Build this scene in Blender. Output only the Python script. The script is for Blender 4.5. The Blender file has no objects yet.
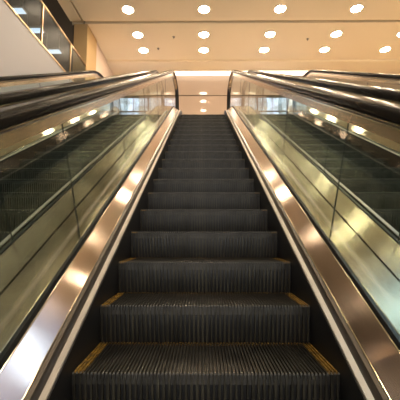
import bpy, bmesh, math, random
from mathutils import Vector, Matrix
random.seed(4)
S = bpy.context.scene
COL = S.collection
R = math.radians

# ------------------------------------------------------------ camera, world, exposure
F_PX, PITCH = 334.5, 5.71
cam = bpy.data.cameras.new('camera'); camo = bpy.data.objects.new('camera', cam)
COL.objects.link(camo); S.camera = camo
cam.sensor_width = 36; cam.sensor_fit = 'HORIZONTAL'; cam.lens = 36*F_PX/400
cam.clip_start = .02; cam.clip_end = 200
camo.location = (-.011, 0, 0)
camo.rotation_euler = (R(90+PITCH), 0, R(.43))

world = bpy.data.worlds.new('hall_ambient'); S.world = world; world.use_nodes = True
wn = world.node_tree.nodes; wl = world.node_tree.links
bg = wn['Background']
# daylight from the open hall behind and to the left, warm elsewhere
tc = wn.new('ShaderNodeTexCoord'); sep = wn.new('ShaderNodeSeparateXYZ')
wl.new(tc.outputs['Generated'], sep.inputs[0])
mr = wn.new('ShaderNodeMapRange'); mr.inputs['From Min'].default_value = -.8; mr.inputs['From Max'].default_value = .4
wl.new(sep.outputs['Y'], mr.inputs['Value'])
wr = wn.new('ShaderNodeMix'); wr.data_type = 'RGBA'
wr.inputs[6].default_value = (.95, .90, .86, 1); wr.inputs[7].default_value = (1.0, .74, .48, 1)
wl.new(mr.outputs[0], wr.inputs[0]); wl.new(wr.outputs[2], bg.inputs['Color'])
bg.inputs['Strength'].default_value = 1.3

S.view_settings.view_transform = 'Standard'; S.view_settings.look = 'None'
S.view_settings.gamma = 1; S.view_settings.exposure = .30; S.view_settings.use_curve_mapping = False

LAMP = 95.0       # emission of the downlight lenses
WARM = (1.0, .80, .56)

# ------------------------------------------------------------ materials
def mat(name, col, rough=.5, metal=0, **k):
    m = bpy.data.materials.new(name); m.use_nodes = True
    b = m.node_tree.nodes['Principled BSDF']
    b.inputs['Base Color'].default_value = (*col, 1)
    b.inputs['Roughness'].default_value = rough; b.inputs['Metallic'].default_value = metal
    if 'spec' in k: b.inputs['Specular IOR Level'].default_value = k['spec']
    if 'ior' in k: b.inputs['IOR'].default_value = k['ior']
    if 'emit' in k:
        b.inputs['Emission Color'].default_value = (*k['emit'], 1)
        b.inputs['Emission Strength'].default_value = k['power']
    return m
def noise_mix(m, c1, c2, scale=(1,1,1), nscale=5, detail=3, lo=.35, hi=.65, coord='Object'):
    n = m.node_tree.nodes; l = m.node_tree.links; b = n['Principled BSDF']
    t = n.new('ShaderNodeTexCoord'); mp = n.new('ShaderNodeMapping'); mp.inputs['Scale'].default_value = scale
    l.new(t.outputs[coord], mp.inputs[0])
    nz = n.new('ShaderNodeTexNoise'); nz.inputs['Scale'].default_value = nscale; nz.inputs['Detail'].default_value = detail
    l.new(mp.outputs[0], nz.inputs['Vector'])
    r = n.new('ShaderNodeValToRGB'); r.color_ramp.elements[0].position = lo; r.color_ramp.elements[1].position = hi
    r.color_ramp.elements[0].color = (*c1,1); r.color_ramp.elements[1].color = (*c2,1)
    l.new(nz.outputs['Fac'], r.inputs[0]); l.new(r.outputs[0], b.inputs['Base Color'])
    return nz
def brushed(name, col, rough=.25, aniso=.75, var=.06):
    m = mat(name, col, rough, 1)
    n = m.node_tree.nodes; l = m.node_tree.links; b = n['Principled BSDF']
    b.inputs['Anisotropic'].default_value = aniso
    tg = n.new('ShaderNodeTangent'); tg.direction_type = 'UV_MAP'; tg.uv_map = 'UVMap'
    l.new(tg.outputs[0], b.inputs['Tangent'])
    uv = n.new('ShaderNodeUVMap'); uv.uv_map = 'UVMap'
    mp = n.new('ShaderNodeMapping'); mp.inputs['Scale'].default_value = (120, 1.2, 1); l.new(uv.outputs[0], mp.inputs[0])
    nz = n.new('ShaderNodeTexNoise'); nz.inputs['Scale'].default_value = 1; nz.inputs['Detail'].default_value = 3
    l.new(mp.outputs[0], nz.inputs['Vector'])
    mr = n.new('ShaderNodeMapRange'); mr.inputs['To Min'].default_value = rough-var; mr.inputs['To Max'].default_value = rough+var
    l.new(nz.outputs['Fac'], mr.inputs['Value']); l.new(mr.outputs[0], b.inputs['Roughness'])
    return m
M = {}
M['deck'] = brushed('brushed_inner_deck_steel', (.45, .37, .315), .148, .96, .012)
M['outer'] = brushed('brushed_outer_deck_steel', (.46, .40, .29), .23, .85, .015)
M['profile'] = brushed('balustrade_profile_steel', (.52, .42, .32), .22, .5)
M['lip'] = mat('satin_skirt_lip', (.62, .56, .52), .38, .6)
M['edge'] = mat('polished_edge_bead', (.9, .76, .6), .15, 1)
M['gutter'] = mat('dark_anodised_channel', (.09, .08, .07), .3, .7)
M['gasket'] = mat('black_gasket_rubber', (.012, .012, .013), .35)
M['rubber'] = mat('glossy_black_handrail_rubber', (.012, .011, .010), .2, 0, spec=.4, ior=1.13)
M['skirt'] = mat('black_coated_skirt_panel', (.010, .010, .011), .42)
M['tread'] = mat('dark_cast_step_metal', (.045, .043, .040), .38, .55)
noise_mix(M['tread'], (.022,.021,.019), (.06,.056,.05), nscale=9, detail=4)
M['riser'] = mat('dark_cast_riser_metal', (.03, .028, .025), .48, .4)
noise_mix(M['riser'], (.020,.018,.012), (.064,.058,.042), (1,1,.3), 14, 4)
M['yellow'] = mat('worn_yellow_step_marking', (.42, .25, .03), .5)
noise_mix(M['yellow'], (.08,.045,.010), (.29,.17,.025), nscale=30)
M['nosing'] = mat('worn_nosing_highlight_metal', (.17, .16, .14), .4, .5)  # worn cleat tips, with the bright nose highlight put into their colour
M['yellowback'] = mat('worn_dark_yellow_marking', (.10, .06, .012), .6)
M['ceiling'] = mat('cream_painted_ceiling', (.93, .81, .60), .7)
M['fascia'] = mat('pale_painted_fascia', (.46, .46, .50), .55)
M['column'] = mat('beige_column_plaster', (.56, .38, .18), .6)
M['joint'] = mat('dark_shadow_joint', (.10, .07, .05), .7)
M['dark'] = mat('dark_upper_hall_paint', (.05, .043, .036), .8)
M['wall'] = mat('polished_pinkish_wall_panel', (.42, .33, .27), .05, 0, spec=.35)
M['sidewall'] = mat('pinkish_side_wall', (.80, .66, .56), .5)
M['floor'] = mat('polished_cream_floor', (.62, .52, .42), .15)
M['lowfloor'] = mat('lower_hall_floor', (.45, .38, .30), .3)
M['cladding'] = mat('escalator_truss_cladding', (.35, .31, .27), .4, .6)
M['brass'] = mat('brushed_brass_rail', (.62, .46, .28), .28, 1)
M['trim'] = mat('white_lamp_trim', (.85, .78, .68), .4)
M['lens'] = mat('glowing_lamp_lens', (1, .9, .8), .5, 0, emit=WARM, power=LAMP)
M['cove'] = mat('glowing_cove_strip', (1, .9, .8), .5, 0, emit=(1, .86, .66), power=2.4)
M['cool'] = mat('glowing_cool_panel', (1, 1, 1), .5, 0, emit=(.60, .80, 1.0), power=1.2)
M['sky'] = mat('glowing_daylight_panel', (1, 1, 1), .5, 0, emit=(.55, .76, 1.0), power=8)
M['coolglow'] = mat('cool_ceiling_glow', (.7, .8, 1), .5, 0, emit=(.42, .60, 1.0), power=1.1)  # dim glow added around the panel, standing in for cool lit ceiling
M['head'] = mat('grey_metal_detector', (.35, .30, .25), .4, .3)
M['comb'] = mat('comb_plate_metal', (.30, .27, .24), .35, .8)
# daylit shop window: pane that gives off a patchy bluish glow
m = mat('daylit_shop_pane', (.3, .35, .4), .2, 0, emit=(.6, .75, 1), power=1)
n = m.node_tree.nodes; l = m.node_tree.links; b = n['Principled BSDF']
t = n.new('ShaderNodeTexCoord'); vz = n.new('ShaderNodeTexNoise'); vz.inputs['Scale'].default_value = 4.5; vz.inputs['Detail'].default_value = 2
l.new(t.outputs['Object'], vz.inputs['Vector'])
rp = n.new('ShaderNodeValToRGB'); rp.color_ramp.elements[0].position = .4; rp.color_ramp.elements[1].position = .62
rp.color_ramp.elements[0].color = (.30,.38,.55,1); rp.color_ramp.elements[1].color = (.80,1.0,1.45,1)
l.new(vz.outputs['Fac'], rp.inputs[0]); l.new(rp.outputs[0], b.inputs['Emission Color'])
M['pane'] = m
# clear glass: see-through with fresnel reflection
def glass(name, tint, ior=1.2, rough=.015):
    m = bpy.data.materials.new(name); m.use_nodes = True; n = m.node_tree.nodes; l = m.node_tree.links
    n.clear(); o = n.new('ShaderNodeOutputMaterial'); mx = n.new('ShaderNodeMixShader')
    tr = n.new('ShaderNodeBsdfTransparent'); tr.inputs[0].default_value = (*tint, 1)
    gl = n.new('ShaderNodeBsdfGlossy'); gl.inputs['Roughness'].default_value = rough; gl.inputs[0].default_value = (1,1,1,1)
    fr = n.new('ShaderNodeFresnel')
    ge = n.new('ShaderNodeNewGeometry'); mi = n.new('ShaderNodeMapRange')      # the same ratio on both faces of a pane
    mi.inputs['To Min'].default_value = ior; mi.inputs['To Max'].default_value = 1/ior
    l.new(ge.outputs['Backfacing'], mi.inputs['Value']); l.new(mi.outputs[0], fr.inputs[0])
    l.new(fr.outputs[0], mx.inputs[0]); l.new(tr.outputs[0], mx.inputs[1]); l.new(gl.outputs[0], mx.inputs[2])
    l.new(mx.outputs[0], o.inputs[0]); return m
M['glass'] = glass('balustrade_glass', (.88, .93, .91))
M['glassedge'] = mat('dark_green_glass_edge', (.008, .014, .011), .3)
M['railglass'] = glass('smoky_parapet_glass', (.72, .76, .78), 1.08, .3)

# ------------------------------------------------------------ helpers
def link(name, bm, m, parent=None, smooth=None):
    me = bpy.data.meshes.new(name); bm.normal_update(); bm.to_mesh(me); bm.free()
    for x in (m if isinstance(m, (list, tuple)) else [m]): me.materials.append(x)
    o = bpy.data.objects.new(name, me); COL.objects.link(o)
    if parent: o.parent = parent
    if smooth:
        for p in me.polygons: p.use_smooth = True
        try: me.set_sharp_from_angle(angle=R(smooth))
        except Exception: pass
    return o
def add_box(bm, a, b, bev=0):
    r = bmesh.ops.create_cube(bm, size=1)
    c = [(a[i]+b[i])/2 for i in range(3)]; s = [abs(b[i]-a[i]) for i in range(3)]
    for v in r['verts']: v.co = Vector((c[0]+v.co.x*s[0], c[1]+v.co.y*s[1], c[2]+v.co.z*s[2]))
    if bev:
        es = {e for v in r['verts'] for e in v.link_edges}
        bmesh.ops.bevel(bm, geom=list(es), offset=bev, segments=2, affect='EDGES')
def box(name, a, b, m, parent=None, bev=0):
    bm = bmesh.new(); add_box(bm, a, b, bev); return link(name, bm, m, parent)
def struct(o): o['kind'] = 'structure'; return o
def tag(o, label, cat, group=None):
    o['label'] = label; o['category'] = cat
    if group: o['group'] = group
    return o
def empty(name, loc=(0,0,0)):
    o = bpy.data.objects.new(name, None); COL.objects.link(o); o.location = loc; o.empty_display_size = .1; return o

# ------------------------------------------------------------ escalator path (in the y,z plane)
TH = R(28); CT, ST, TT = math.cos(TH), math.sin(TH), math.tan(TH)
Y1, Z1, DP = 1.299, -.515, .330          # first visible nose and the horizontal pitch of the steps
LAND = 2.79; R0 = 1.0                     # landing height, transition radius
YI = Y1 + (LAND-Z1)/TT                    # where slope and landing would meet
YC, ZC = YI + R0*math.tan(TH/2), LAND-R0  # transition centre
YA, ZA = YC-R0*ST, ZC+R0*CT               # end of the slope
PITCHS = DP/CT
YSTART, YEND = -1.4, 8.62
def path(s):                              # s = arclength measured from the first nose
    sA = (YA-Y1)/CT
    if s <= sA: return (Y1+s*CT, Z1+s*ST, TH)
    if s <= sA+R0*TH:
        a = TH-(s-sA)/R0; return (YC-R0*math.sin(a), ZC+R0*math.cos(a), a)
    return (YC+(s-sA-R0*TH), LAND, 0)
SA = (YA-Y1)/CT; SB = SA+R0*TH
def s_of_y(y):
    if y <= YA: return (y-Y1)/CT
    return SB+(y-YC)
def frames(y0, y1):
    s0, s1 = s_of_y(y0), s_of_y(y1); ss = [s0]
    n = max(1, int((min(s1,SA)-s0)/.5))
    if s0 < SA: ss += [s0+(min(s1,SA)-s0)*(i+1)/n for i in range(n)]
    if s1 > SA:
        ss += [SA+(SB-SA)*(i+1)/14 for i in range(14)] + [s1]
    out = []
    for s in ss:
        y, z, a = path(s); out.append((y, z, -math.sin(a), math.cos(a)))
    return out
def sweep(bm, prof, fr, closed=True, mi=0):
    """sweep a profile of (x, n) points along frames (y, z, ny, nz); UV: u across, v along"""
    uvl = bm.loops.layers.uv.get('UVMap') or bm.loops.layers.uv.new('UVMap')
    rings = []; vlen = [0]
    for i, (y, z, ny, nz) in enumerate(fr):
        rings.append([bm.verts.new((x, y+ny*q, z+nz*q)) for x, q in prof])
        if i: vlen.append(vlen[-1]+math.hypot(y-fr[i-1][0], z-fr[i-1][1]))
    k = len(prof); ul = [0]
    for j in range(k): a, b2 = prof[j], prof[(j+1) % k]; ul.append(ul[-1]+math.hypot(a[0]-b2[0], a[1]-b2[1]))
    for i in range(len(fr)-1):
        for j in range(k if closed else k-1):
            j2 = (j+1) % k
            f = bm.faces.new((rings[i][j], rings[i][j2], rings[i+1][j2], rings[i+1][j])); f.material_index = mi
            for lp, (u, v) in zip(f.loops, ((ul[j], vlen[i]), (ul[j+1], vlen[i]), (ul[j+1], vlen[i+1]), (ul[j], vlen[i+1]))):
                lp[uvl].uv = (u, v)
    if closed:
        bm.faces.new(rings[0]); bm.faces.new(rings[-1][::-1])
def solid(name, prof, fr, m, parent, smooth=35, sx=1):
    bm = bmesh.new(); sweep(bm, [(sx*x, q) for x, q in prof], fr)
    bmesh.ops.recalc_face_normals(bm, faces=bm.faces)
    return link(name, bm, m, parent, smooth)

# ------------------------------------------------------------ the setting
ZCL = 5.58
struct(box('floor', (-8, 8.64, 2.50), (7.3, 11.6, LAND-.004), M['floor']))
struct(box('floor_lower', (-8, -6, -3.2), (7.3, 12, -3.0), M['lowfloor']))
XR = 6.9; YW = 11.29
# ceiling: main field with the two shadow grooves left open, lowered soffit, cove
def ceiling():
    bm = bmesh.new()
    y_g = 8.36                                  # cross groove
    for (xa, xb) in ((-3.5, -3.205), (-3.155, XR)):
        for (ya, yb) in ((-5, y_g-.055), (y_g+.055, 10.3)):
            add_box(bm, (xa, ya, ZCL), (xb, yb, ZCL+.12))
    add_box(bm, (-3.5, 10.3, ZCL-.07), (XR, 10.92, ZCL+.12))
    add_box(bm, (-3.1, 10.92, ZCL-.07), (-1.005, YW, ZCL+.12)); add_box(bm, (3.785, 10.92, ZCL-.07), (XR, YW, ZCL+.12))
    return struct(link('ceiling', bm, M['ceiling']))
ceiling()
struct(box('ceiling_void', (-3.5, -5, ZCL+.13), (XR, 11.6, ZCL+.30), M['joint']))
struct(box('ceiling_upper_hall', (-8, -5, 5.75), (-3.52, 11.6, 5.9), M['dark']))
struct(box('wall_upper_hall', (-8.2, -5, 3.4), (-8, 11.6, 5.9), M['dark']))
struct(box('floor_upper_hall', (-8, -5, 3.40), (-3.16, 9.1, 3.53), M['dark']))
# back wall: polished panels above and below a dark joint
YW = 11.29
struct(box('wall_back', (-3.3, YW, 4.82), (XR+.2, YW+.2, ZCL+.1), M['wall']))
struct(box('trim_1', (-3.3, YW+.02, 4.785), (XR+.2, YW+.2, 4.82), M['joint']))
bm = bmesh.new()
for sgn in (1,):
    add_box(bm, (-.88, YW, LAND), (.88, YW+.2, 4.785))
    add_box(bm, (-3.3, YW, LAND), (-2.95, YW+.2, 4.785)); add_box(bm, (2.95, YW, LAND), (XR+.2, YW+.2, 4.785))
    add_box(bm, (-2.95, YW, LAND), (-.88, YW+.2, 3.5)); add_box(bm, (.88, YW, LAND), (2.95, YW+.2, 3.5))
struct(link('wall_back_lower', bm, M['wall']))
for i, (xa, xb) in enumerate(((-2.95, -.88), (.88, 2.95))):
    w = struct(box('window_%d' % (i+1), (xa, YW+.09, 3.5), (xb, YW+.11, 4.785), M['pane']))
    bm = bmesh.new()
    for k in range(5):
        x = xa+(xb-xa)*k/4; add_box(bm, (x-.02, YW+.03, 3.5), (x+.02, YW+.088, 4.785))
    for z in (3.52, 4.25, 4.765): add_box(bm, (xa, YW+.03, z-.015), (xb, YW+.088, z+.015))
    link('window_frame', bm, M['joint'], w)
struct(box('wall_right', (XR, -5, -3.0), (XR+.2, YW, ZCL+.1), M['ceiling']))
struct(box('wall_left', (-3.3, 9.2, LAND), (-3.1, YW, ZCL), M['sidewall']))
# column
bm = bmesh.new()
add_box(bm, (-3.44, 8.42, LAND), (-3.08, 9.199, ZCL))
struct(link('column', bm, M['column']))
struct(box('trim_2', (-3.49, 8.46, LAND), (-3.442, 9.199, ZCL), M['joint']))
# fascia under the upper gallery
struct(box('wall_fascia', (-3.14, -5, -3.0), (-3.06, 8.419, 3.55), M['fascia']))
struct(box('trim_3', (-3.15, -5, 3.551), (-3.045, 8.419, 3.585), M['brass']))
# ------------------------------------------------------------ gallery parapet
par = tag(empty('glass_parapet', (-3.1, 4, 3.585)), 'smoky glass parapet with brass posts and top rail above the pale fascia at upper left', 'railing')
def P(o, root):
    o.parent = root; o.matrix_parent_inverse = Matrix.Translation(-root.location); return o
P(box('top_rail', (-3.125, -5, 4.40), (-3.075, 8.415, 4.435), M['brass'], bev=.008), par)
pys = (-1.4, .1, 1.6, 3.1, 4.6, 6.05, 7.42)
for y in pys: P(box('post', (-3.118, y-.02, 3.586), (-3.082, y+.02, 4.399), M['brass'], bev=.004), par)
ends = (-4.9,)+pys+(8.41,)
for a, b2 in zip(ends[:-1], ends[1:]):
    P(box('glass_panel', (-3.106, a+.025, 3.60), (-3.094, b2-.025, 4.395), M['railglass']), par)

# ------------------------------------------------------------ ceiling lamps
ORD = ('first', 'second', 'third', 'fourth', 'fifth')
def disc(bm, r, z0, z1, seg=28, r2=None):
    bmesh.ops.create_cone(bm, cap_ends=True, segments=seg, radius1=r2 or r, radius2=r, depth=z1-z0, matrix=Matrix.Translation((0,0,(z0+z1)/2)))
def ring(bm, r0, r1, z0, z1, seg=32):
    vs = [[bm.verts.new((r*math.cos(2*math.pi*i/seg), r*math.sin(2*math.pi*i/seg), z)) for i in range(seg)]
          for r, z in ((r0,z0+.012),(r0+.012,z0),(r1-.01,z0),(r1,z0+.008),(r1,z1),(r0,z1))]
    for j in range(6):
        a, b2 = vs[j], vs[(j+1) % 6]
        for i in range(seg): bm.faces.new((a[i], a[(i+1)%seg], b2[(i+1)%seg], b2[i]))
    bmesh.ops.recalc_face_normals(bm, faces=bm.faces)
lamp_proto = None
def downlight(x, y, label, group):
    global lamp_proto
    if lamp_proto is None:
        t = empty('ceiling_downlight')
        bm = bmesh.new(); ring(bm, .130, .165, -.022, -.001); a = link('trim_ring', bm, M['trim'], t, 40)
        bm = bmesh.new(); disc(bm, .129, -.014, -.002); b2 = link('lamp_lens', bm, M['lens'], t)
        lamp_proto = t
    else:
        t = lamp_proto.copy(); COL.objects.link(t)
        for c in lamp_proto.children:
            d = c.copy(); COL.objects.link(d); d.parent = t
    t.location = (x, y, ZCL)
    tag(t, label, 'ceiling light', group)
rows = [  # y, spacing, x index range, row words
    (7.84, 1.90, range(-1, 3), 'nearest row before the groove'),
    (8.91, 1.86, range(-1, 4), 'middle row behind the groove'),
    (9.71, 1.84, range(-1, 4), 'farthest row by the back wall')]
for y, sp, rg, words in rows:
    for j, i in enumerate(rg):
        downlight(.03+i*sp, y, '%s round downlight from left, %s' % (ORD[j], words), 'round ceiling downlights')
for y in (5.85, 3.75, 1.9, .0, -1.9):
    for i in (-1, 0, 1, 2, 3):
        if not (y in (3.75, 1.9) and i >= 2): downlight(.03+i*1.9, y, 'lit round downlight overhead, mirrored in the steel decks', 'round downlights overhead')
o = box('cove_light_strip', (-1.0, 10.935, ZCL-.05), (3.78, YW-.005, ZCL-.02), M['cove'])
tag(o, 'long bright cove light strip where ceiling meets the back wall', 'light strip')
for i, (x, y, w) in enumerate(((-4.41, 7.34, 'topmost'), (-4.35, 8.10, 'middle'), (-4.31, 9.10, 'lowest'), (-4.35, 5.95, ''), (-4.35, 3.75, ''))):
    t = tag(empty('panel_light', (x, y, 5.2)), ('%s of three cool white lamps hanging behind the gallery glass' % w) if w else 'cool white lamp hanging overhead in the upper hall, seen mirrored in the right deck', 'ceiling light', 'cool lamps in the upper hall')
    bm = bmesh.new(); add_box(bm, (-.24,-.12,0), (.24,.12,.05), .01)
    for sx in (-.18, .18): add_box(bm, (sx-.004, -.004, .04), (sx+.004, .004, .549))
    link('lamp_housing', bm, M['head'], t)
    bm = bmesh.new(); add_box(bm, (-.22,-.10,-.012), (.22,.10,-.001)); link('lamp_lens', bm, M['cool'], t)
t = tag(empty('skylight_panel', (4.3, 3.62, ZCL)), 'wide cool daylight ceiling panel overhead, mirrored in the left steel deck', 'ceiling light')
bm = bmesh.new(); add_box(bm, (-1.1,-.28,-.03), (1.1,-.22,-.001)); add_box(bm, (-1.1,.22,-.03), (1.1,.28,-.001)); add_box(bm, (-1.16,-.28,-.03), (-1.1,.28,-.001)); add_box(bm, (1.1,-.28,-.03), (1.16,.28,-.001))
link('trim_frame', bm, M['trim'], t)
bm = bmesh.new()
for a, b2 in (((-1.3,-1.5),(1.5,-.285)), ((-1.3,.285),(1.5,1.0))): add_box(bm, (*a,-.012), (*b2,-.002))
link('ceiling_glow_sheet', bm, M['coolglow'], t)
bm = bmesh.new(); add_box(bm, (-1.099,-.219,-.012), (1.099,.219,-.002)); link('lamp_lens', bm, M['sky'], t)
for x, y, w in ((-.83, 9.02, 'small round ceiling detector left of the centre lights'), (-1.35, 9.62, 'tiny ceiling sprinkler near the second far light on the left'), (3.02, 9.15, 'small ceiling detector among the right hand lights')):
    bm = bmesh.new(); disc(bm, .035, -.03, -.001, 16, .022); disc(bm, .012, -.05, -.03, 10)
    o = link('ceiling_detector', bm, M['head'], None, 40); o.location = (x, y, ZCL); tag(o, w, 'detector')

# ------------------------------------------------------------ escalator
CLEAT, NC = 1.0/72, 72
def cleats_tread(i0, i1, y0, y1, base=True):
    bm = bmesh.new(); w = CLEAT*.46
    if base:
        add_box(bm, (-.5, y0+.008, -.045), (.5, y1, -.009))
        for i in range(i0, i1): add_box(bm, (-.5+(i+.27)*CLEAT, y0, -.024), (-.5+(i+.73)*CLEAT, y0+.009, -.0085))
    for i in range(i0, i1):
        x = -.5+(i+.5)*CLEAT
        vs = [bm.verts.new(p) for p in ((x-w/2-.0012,y0,-.009),(x+w/2+.0012,y0,-.009),(x+w/2,y0+.003,0),(x-w/2,y0+.003,0),
                                        (x-w/2-.0012,y1,-.009),(x+w/2+.0012,y1,-.009),(x+w/2,y1,0),(x-w/2,y1,0))]
        for f in ((0,1,2,3),(5,4,7,6),(3,2,6,7),(1,5,6,2),(4,0,3,7)): bm.faces.new([vs[k] for k in f])
    return bm
def riser_bm():
    bm = bmesh.new(); w = CLEAT*.5; N = 6
    prof = [(.004+.020*(k/N)**1.6, -.010-.178*k/N) for k in range(N+1)]
    # backing sheet
    for k in range(N):
        (ya, za), (yb, zb) = prof[k], prof[k+1]
        vs = [bm.verts.new(p) for p in ((-.5,ya+.009,za),(-.5,yb+.009,zb),(.5,yb+.009,zb),(.5,ya+.009,za))]; bm.faces.new(vs).material_index = 1
    NR = 48; w = .45/NR
    for i in range(NR):
        x = -.5+(i+.5)/NR
        ww = w*random.uniform(.6,1.15)
        for k in range(N):
            (ya, za), (yb, zb) = prof[k], prof[k+1]
            a = [bm.verts.new(p) for p in ((x-ww/2-.001,ya+.009,za),(x-ww/2,ya,za),(x+ww/2,ya,za),(x+ww/2+.001,ya+.009,za))]
            b2 = [bm.verts.new(p) for p in ((x-ww/2-.001,yb+.009,zb),(x-ww/2,yb,zb),(x+ww/2,yb,zb),(x+ww/2+.001,yb+.009,zb))]
            for j in range(3): bm.faces.new((a[j], b2[j], b2[j+1], a[j+1]))
    return bm
TD = .352
def me_of(name, bm, m):
    me = bpy.data.meshes.new(name); bm.normal_update(); bm.to_mesh(me); bm.free(); me.materials.append(m); return me
NY = 3
ME_T = me_of('step', cleats_tread(NY, NC-NY, 0, TD-.022), M['tread'])
ME_R = me_of('riser', riser_bm(), M['riser']); ME_R.materials.append(M['gasket'])
def yellow_side(i0, i1): return cleats_tread(i0, i1, .018, TD-.022, False)
ME_YL = me_of('demarcation_strip', yellow_side(0, NY), M['yellow'])
ME_YR = me_of('demarcation_strip', yellow_side(NC-NY, NC), M['yellow'])
bm = bmesh.new(); add_box(bm, (-.5, TD-.0215, -.02), (.5, TD-.001, -.006))
for i in range(NC):
    x = -.5+(i+.5)*CLEAT; add_box(bm, (x-CLEAT*.23, TD-.0215, -.006), (x+CLEAT*.23, TD-.001, 0))
ME_YB = me_of('demarcation_strip', bm, M['yellowback'])

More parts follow.
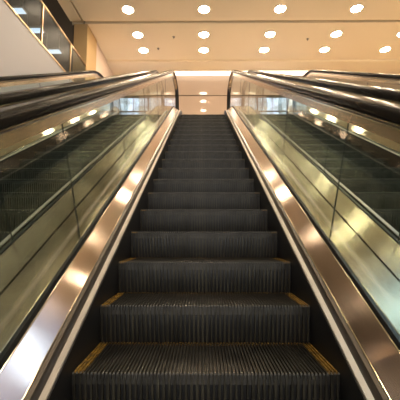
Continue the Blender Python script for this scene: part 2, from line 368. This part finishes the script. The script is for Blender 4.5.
bm = bmesh.new()
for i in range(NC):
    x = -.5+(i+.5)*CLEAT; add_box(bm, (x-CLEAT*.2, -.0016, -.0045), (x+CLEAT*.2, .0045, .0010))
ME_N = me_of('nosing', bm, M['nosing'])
def inst(name, me, parent, loc=(0,0,0)):
    o = bpy.data.objects.new(name, me); COL.objects.link(o); o.parent = parent; o.location = loc; return o
GX = .675
def rail_frames(n0, y0, tip, nb):
    """frames at constant offset n0, then a half circle at the newel down to offset nb"""
    fr = []
    for (y, z, ny, nz) in frames(y0, tip-(n0-nb)/2): fr.append((y+ny*n0, z+nz*n0, ny, nz))
    r = (n0-nb)/2; cy, cz = tip-r, LAND+nb+r
    for i in range(1, 19):
        a = math.pi*i/18; fr.append((cy+r*math.sin(a), cz+r*math.cos(a), math.sin(a), math.cos(a)))
    fr.append((cy-.3, LAND+nb, 0, -1))
    return fr
def escalator(cx, label, outer_left, outer_right):
    e = empty('escalator', (cx, 0, 0)); tag(e, label, 'escalator')
    k = -4
    while True:
        y, z, a = path(k*PITCHS)
        if y > 7.93: break
        st = inst('step', ME_T, e, (0, y, z))
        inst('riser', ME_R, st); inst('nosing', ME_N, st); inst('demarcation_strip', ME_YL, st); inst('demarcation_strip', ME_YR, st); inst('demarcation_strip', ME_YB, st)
        k += 1
    bm = bmesh.new(); add_box(bm, (-.5, y-.03, LAND-.03), (.5, 8.62, LAND+.004))
    for i in range(NC): add_box(bm, (-.5+(i+.9)*CLEAT, y-.06, LAND-.02), (-.5+(i+1.1)*CLEAT, y-.03, LAND+.002))
    link('comb_plate', bm, M['comb'], e)
    fr = frames(YSTART, YEND)
    bm = bmesh.new(); sweep(bm, [(-.53,-.90),(.53,-.90),(.53,-.86),(-.53,-.86)], fr); link('truss_pan', bm, M['skirt'], e)
    for sx in (-1, 1):
        solid('skirt_panel', [(.5025,-.34),(.5025,.074),(.530,.074),(.530,-.34)], fr, M['skirt'], e, sx=sx)
        # riveted-looking joints are shown as thin black lips; the pale lip above
        solid('skirt_lip', [(.507,.0745),(.507,.081),(.531,.081),(.531,.0745)], fr, M['lip'], e, sx=sx)
        solid('deck_channel', [(.532,.02),(.532,.062),(.541,.058),(.552,.064),(.560,.078),(.5735,.084),(.5735,.02)], fr, M['gutter'], e, sx=sx)
        dk = solid('inner_deck', [(.574,.06),(.574,.0855),(.576,.0885),(.652,.1555),(.6545,.156),(.6545,.10)], frames(YSTART, 8.5), M['deck'], e, 12, sx)
        solid('edge_bead', [(.5738,.086),(.5738,.0915),(.5758,.0918),(.5772,.0893)], frames(YSTART, 8.5), M['edge'], dk, sx=sx)
        solid('edge_bead', [(.6520,.1562),(.6520,.1600),(.6545,.1605),(.6548,.1563)], frames(YSTART, 8.5), M['edge'], dk, sx=sx)
        solid('glass_gasket', [(.655,.10),(.655,.158),(.659,.166),(.662,.160),(.667,.172),(.683,.172),(.686,.163),(.686,.10)], frames(YSTART, 8.5), M['gasket'], e, sx=sx)
        outer = outer_right if sx > 0 else outer_left
        solid('outer_deck', [(.687,.13),(.687,.166),(.691,.169),(.8545,.169),(.8545,.13)], fr, M['outer'], e, 12, sx)
        if outer:
            solid('truss_cladding', [(.8275,-.95),(.8275,.129),(.8565,.129),(.8565,-.95)], fr, M['cladding'], e, sx=sx)
        else:
            solid('deck_joint', [(.8548,.10),(.8548,.155),(.8598,.155),(.8598,.10)], fr, M['gasket'], e, sx=sx)
        # glass panels, seams square to the slope
        TIP = 8.445
        s0 = s_of_y(YSTART)+.02
        seams = [s for s in SEAMS]
        cuts = [s0]+seams
        for a0, a1 in zip(cuts, cuts[1:]+[None]):
            bm = bmesh.new()
            if a1 is not None:
                ss = [a0+.0012, a1-.0012]
                lo = [path(s) for s in ss]
                pts = [(lo[0],.173),(lo[1],.173),(lo[1],.84),(lo[0],.84)]
                poly = [(p[0][0]-math.sin(p[0][2])*p[1], p[0][1]+math.cos(p[0][2])*p[1]) for p in pts]
                nb = 1
            else:
                a = a0+.0012; low = []; up = []
                sl = [a]+[SA+(SB-SA)*i/10 for i in range(0, 11)]
                for s in sl:
                    y, z, t = path(s); low.append((y-math.sin(t)*.173, z+math.cos(t)*.173)); up.append((y-math.sin(t)*.84, z+math.cos(t)*.84))
                r = (.84-.173)/2; cy = TIP-r; cz = LAND+.173+r
                poly = low+[(cy+r*math.sin(math.pi-math.pi*i/16), cz+r*math.cos(math.pi-math.pi*i/16)) for i in range(17)]+up[::-1]
            va = [bm.verts.new((sx*(GX-.003), y, z)) for y, z in poly]
            vb = [bm.verts.new((sx*(GX+.003), y, z)) for y, z in poly]
            bm.faces.new(va); bm.faces.new(vb[::-1])
            for i in range(len(poly)):
                j = (i+1) % len(poly); f = bm.faces.new((va[i], va[j], vb[j], vb[i])); f.material_index = 1
            bmesh.ops.recalc_face_normals(bm, faces=bm.faces)
            link('glass_panel', bm, [M['glass'], M['glassedge']], e)
        # rail guide profile and handrail
        def rp(prof): return [(GX+x, q) for x, q in prof]
        RF = rail_frames(.852, YSTART, 8.455, .18)
        RA, RN = RF[:-18], RF[-20:]
        cl = solid('glass_clamp', rp([(-.013,-.046),(-.013,-.004),(.013,-.004),(.013,-.046)]), RA, M['profile'], e, 20, sx)
        solid('clamp_bead', rp([(-.015,-.0038),(-.015,.0015),(.015,.0015),(.015,-.0038)]), RA, M['edge'], cl, 20, sx)
        solid('rail_gasket', rp([(-.011,.0017),(-.011,.0118),(.011,.0118),(.011,.0017)]), RF, M['gasket'], e, 20, sx)
        solid('rail_guide', rp([(-.026,.012),(-.030,.014),(-.030,.030),(.030,.030),(.030,.014),(.026,.012)]), RA, M['profile'], e, 20, sx)
        solid('newel_guide', rp([(-.012,-.012),(-.020,.012),(-.028,.0295),(.028,.0295),(.020,.012),(.012,-.012)]), RN, M['gasket'], e, 20, sx)
        hr = []
        for i in range(13):
            t = math.pi*(1-i/12); hr.append((.045*math.copysign(abs(math.cos(t))**.3, math.cos(t)), .046+.026*abs(math.sin(t))**.7))
        hr = [(-.031,.031),(-.031,.024),(-.041,.021),(-.045,.026)]+hr+[(.045,.026),(.041,.021),(.031,.024),(.031,.031)]
        solid('handrail', rp(hr), rail_frames(.852, YSTART, 8.455, .18), M['rubber'], e, 50, sx)
    return e
SEAMS = [.69, 1.88, 3.07, 4.26, 5.45]
escalator(0, 'middle escalator with dark ribbed steps rising straight ahead between glass sides', False, False)
escalator(-1.72, 'left escalator seen through glass, beside the pale fascia wall', True, False)
escalator(1.72, 'right escalator seen through glass, to the right of the middle steps', False, True)
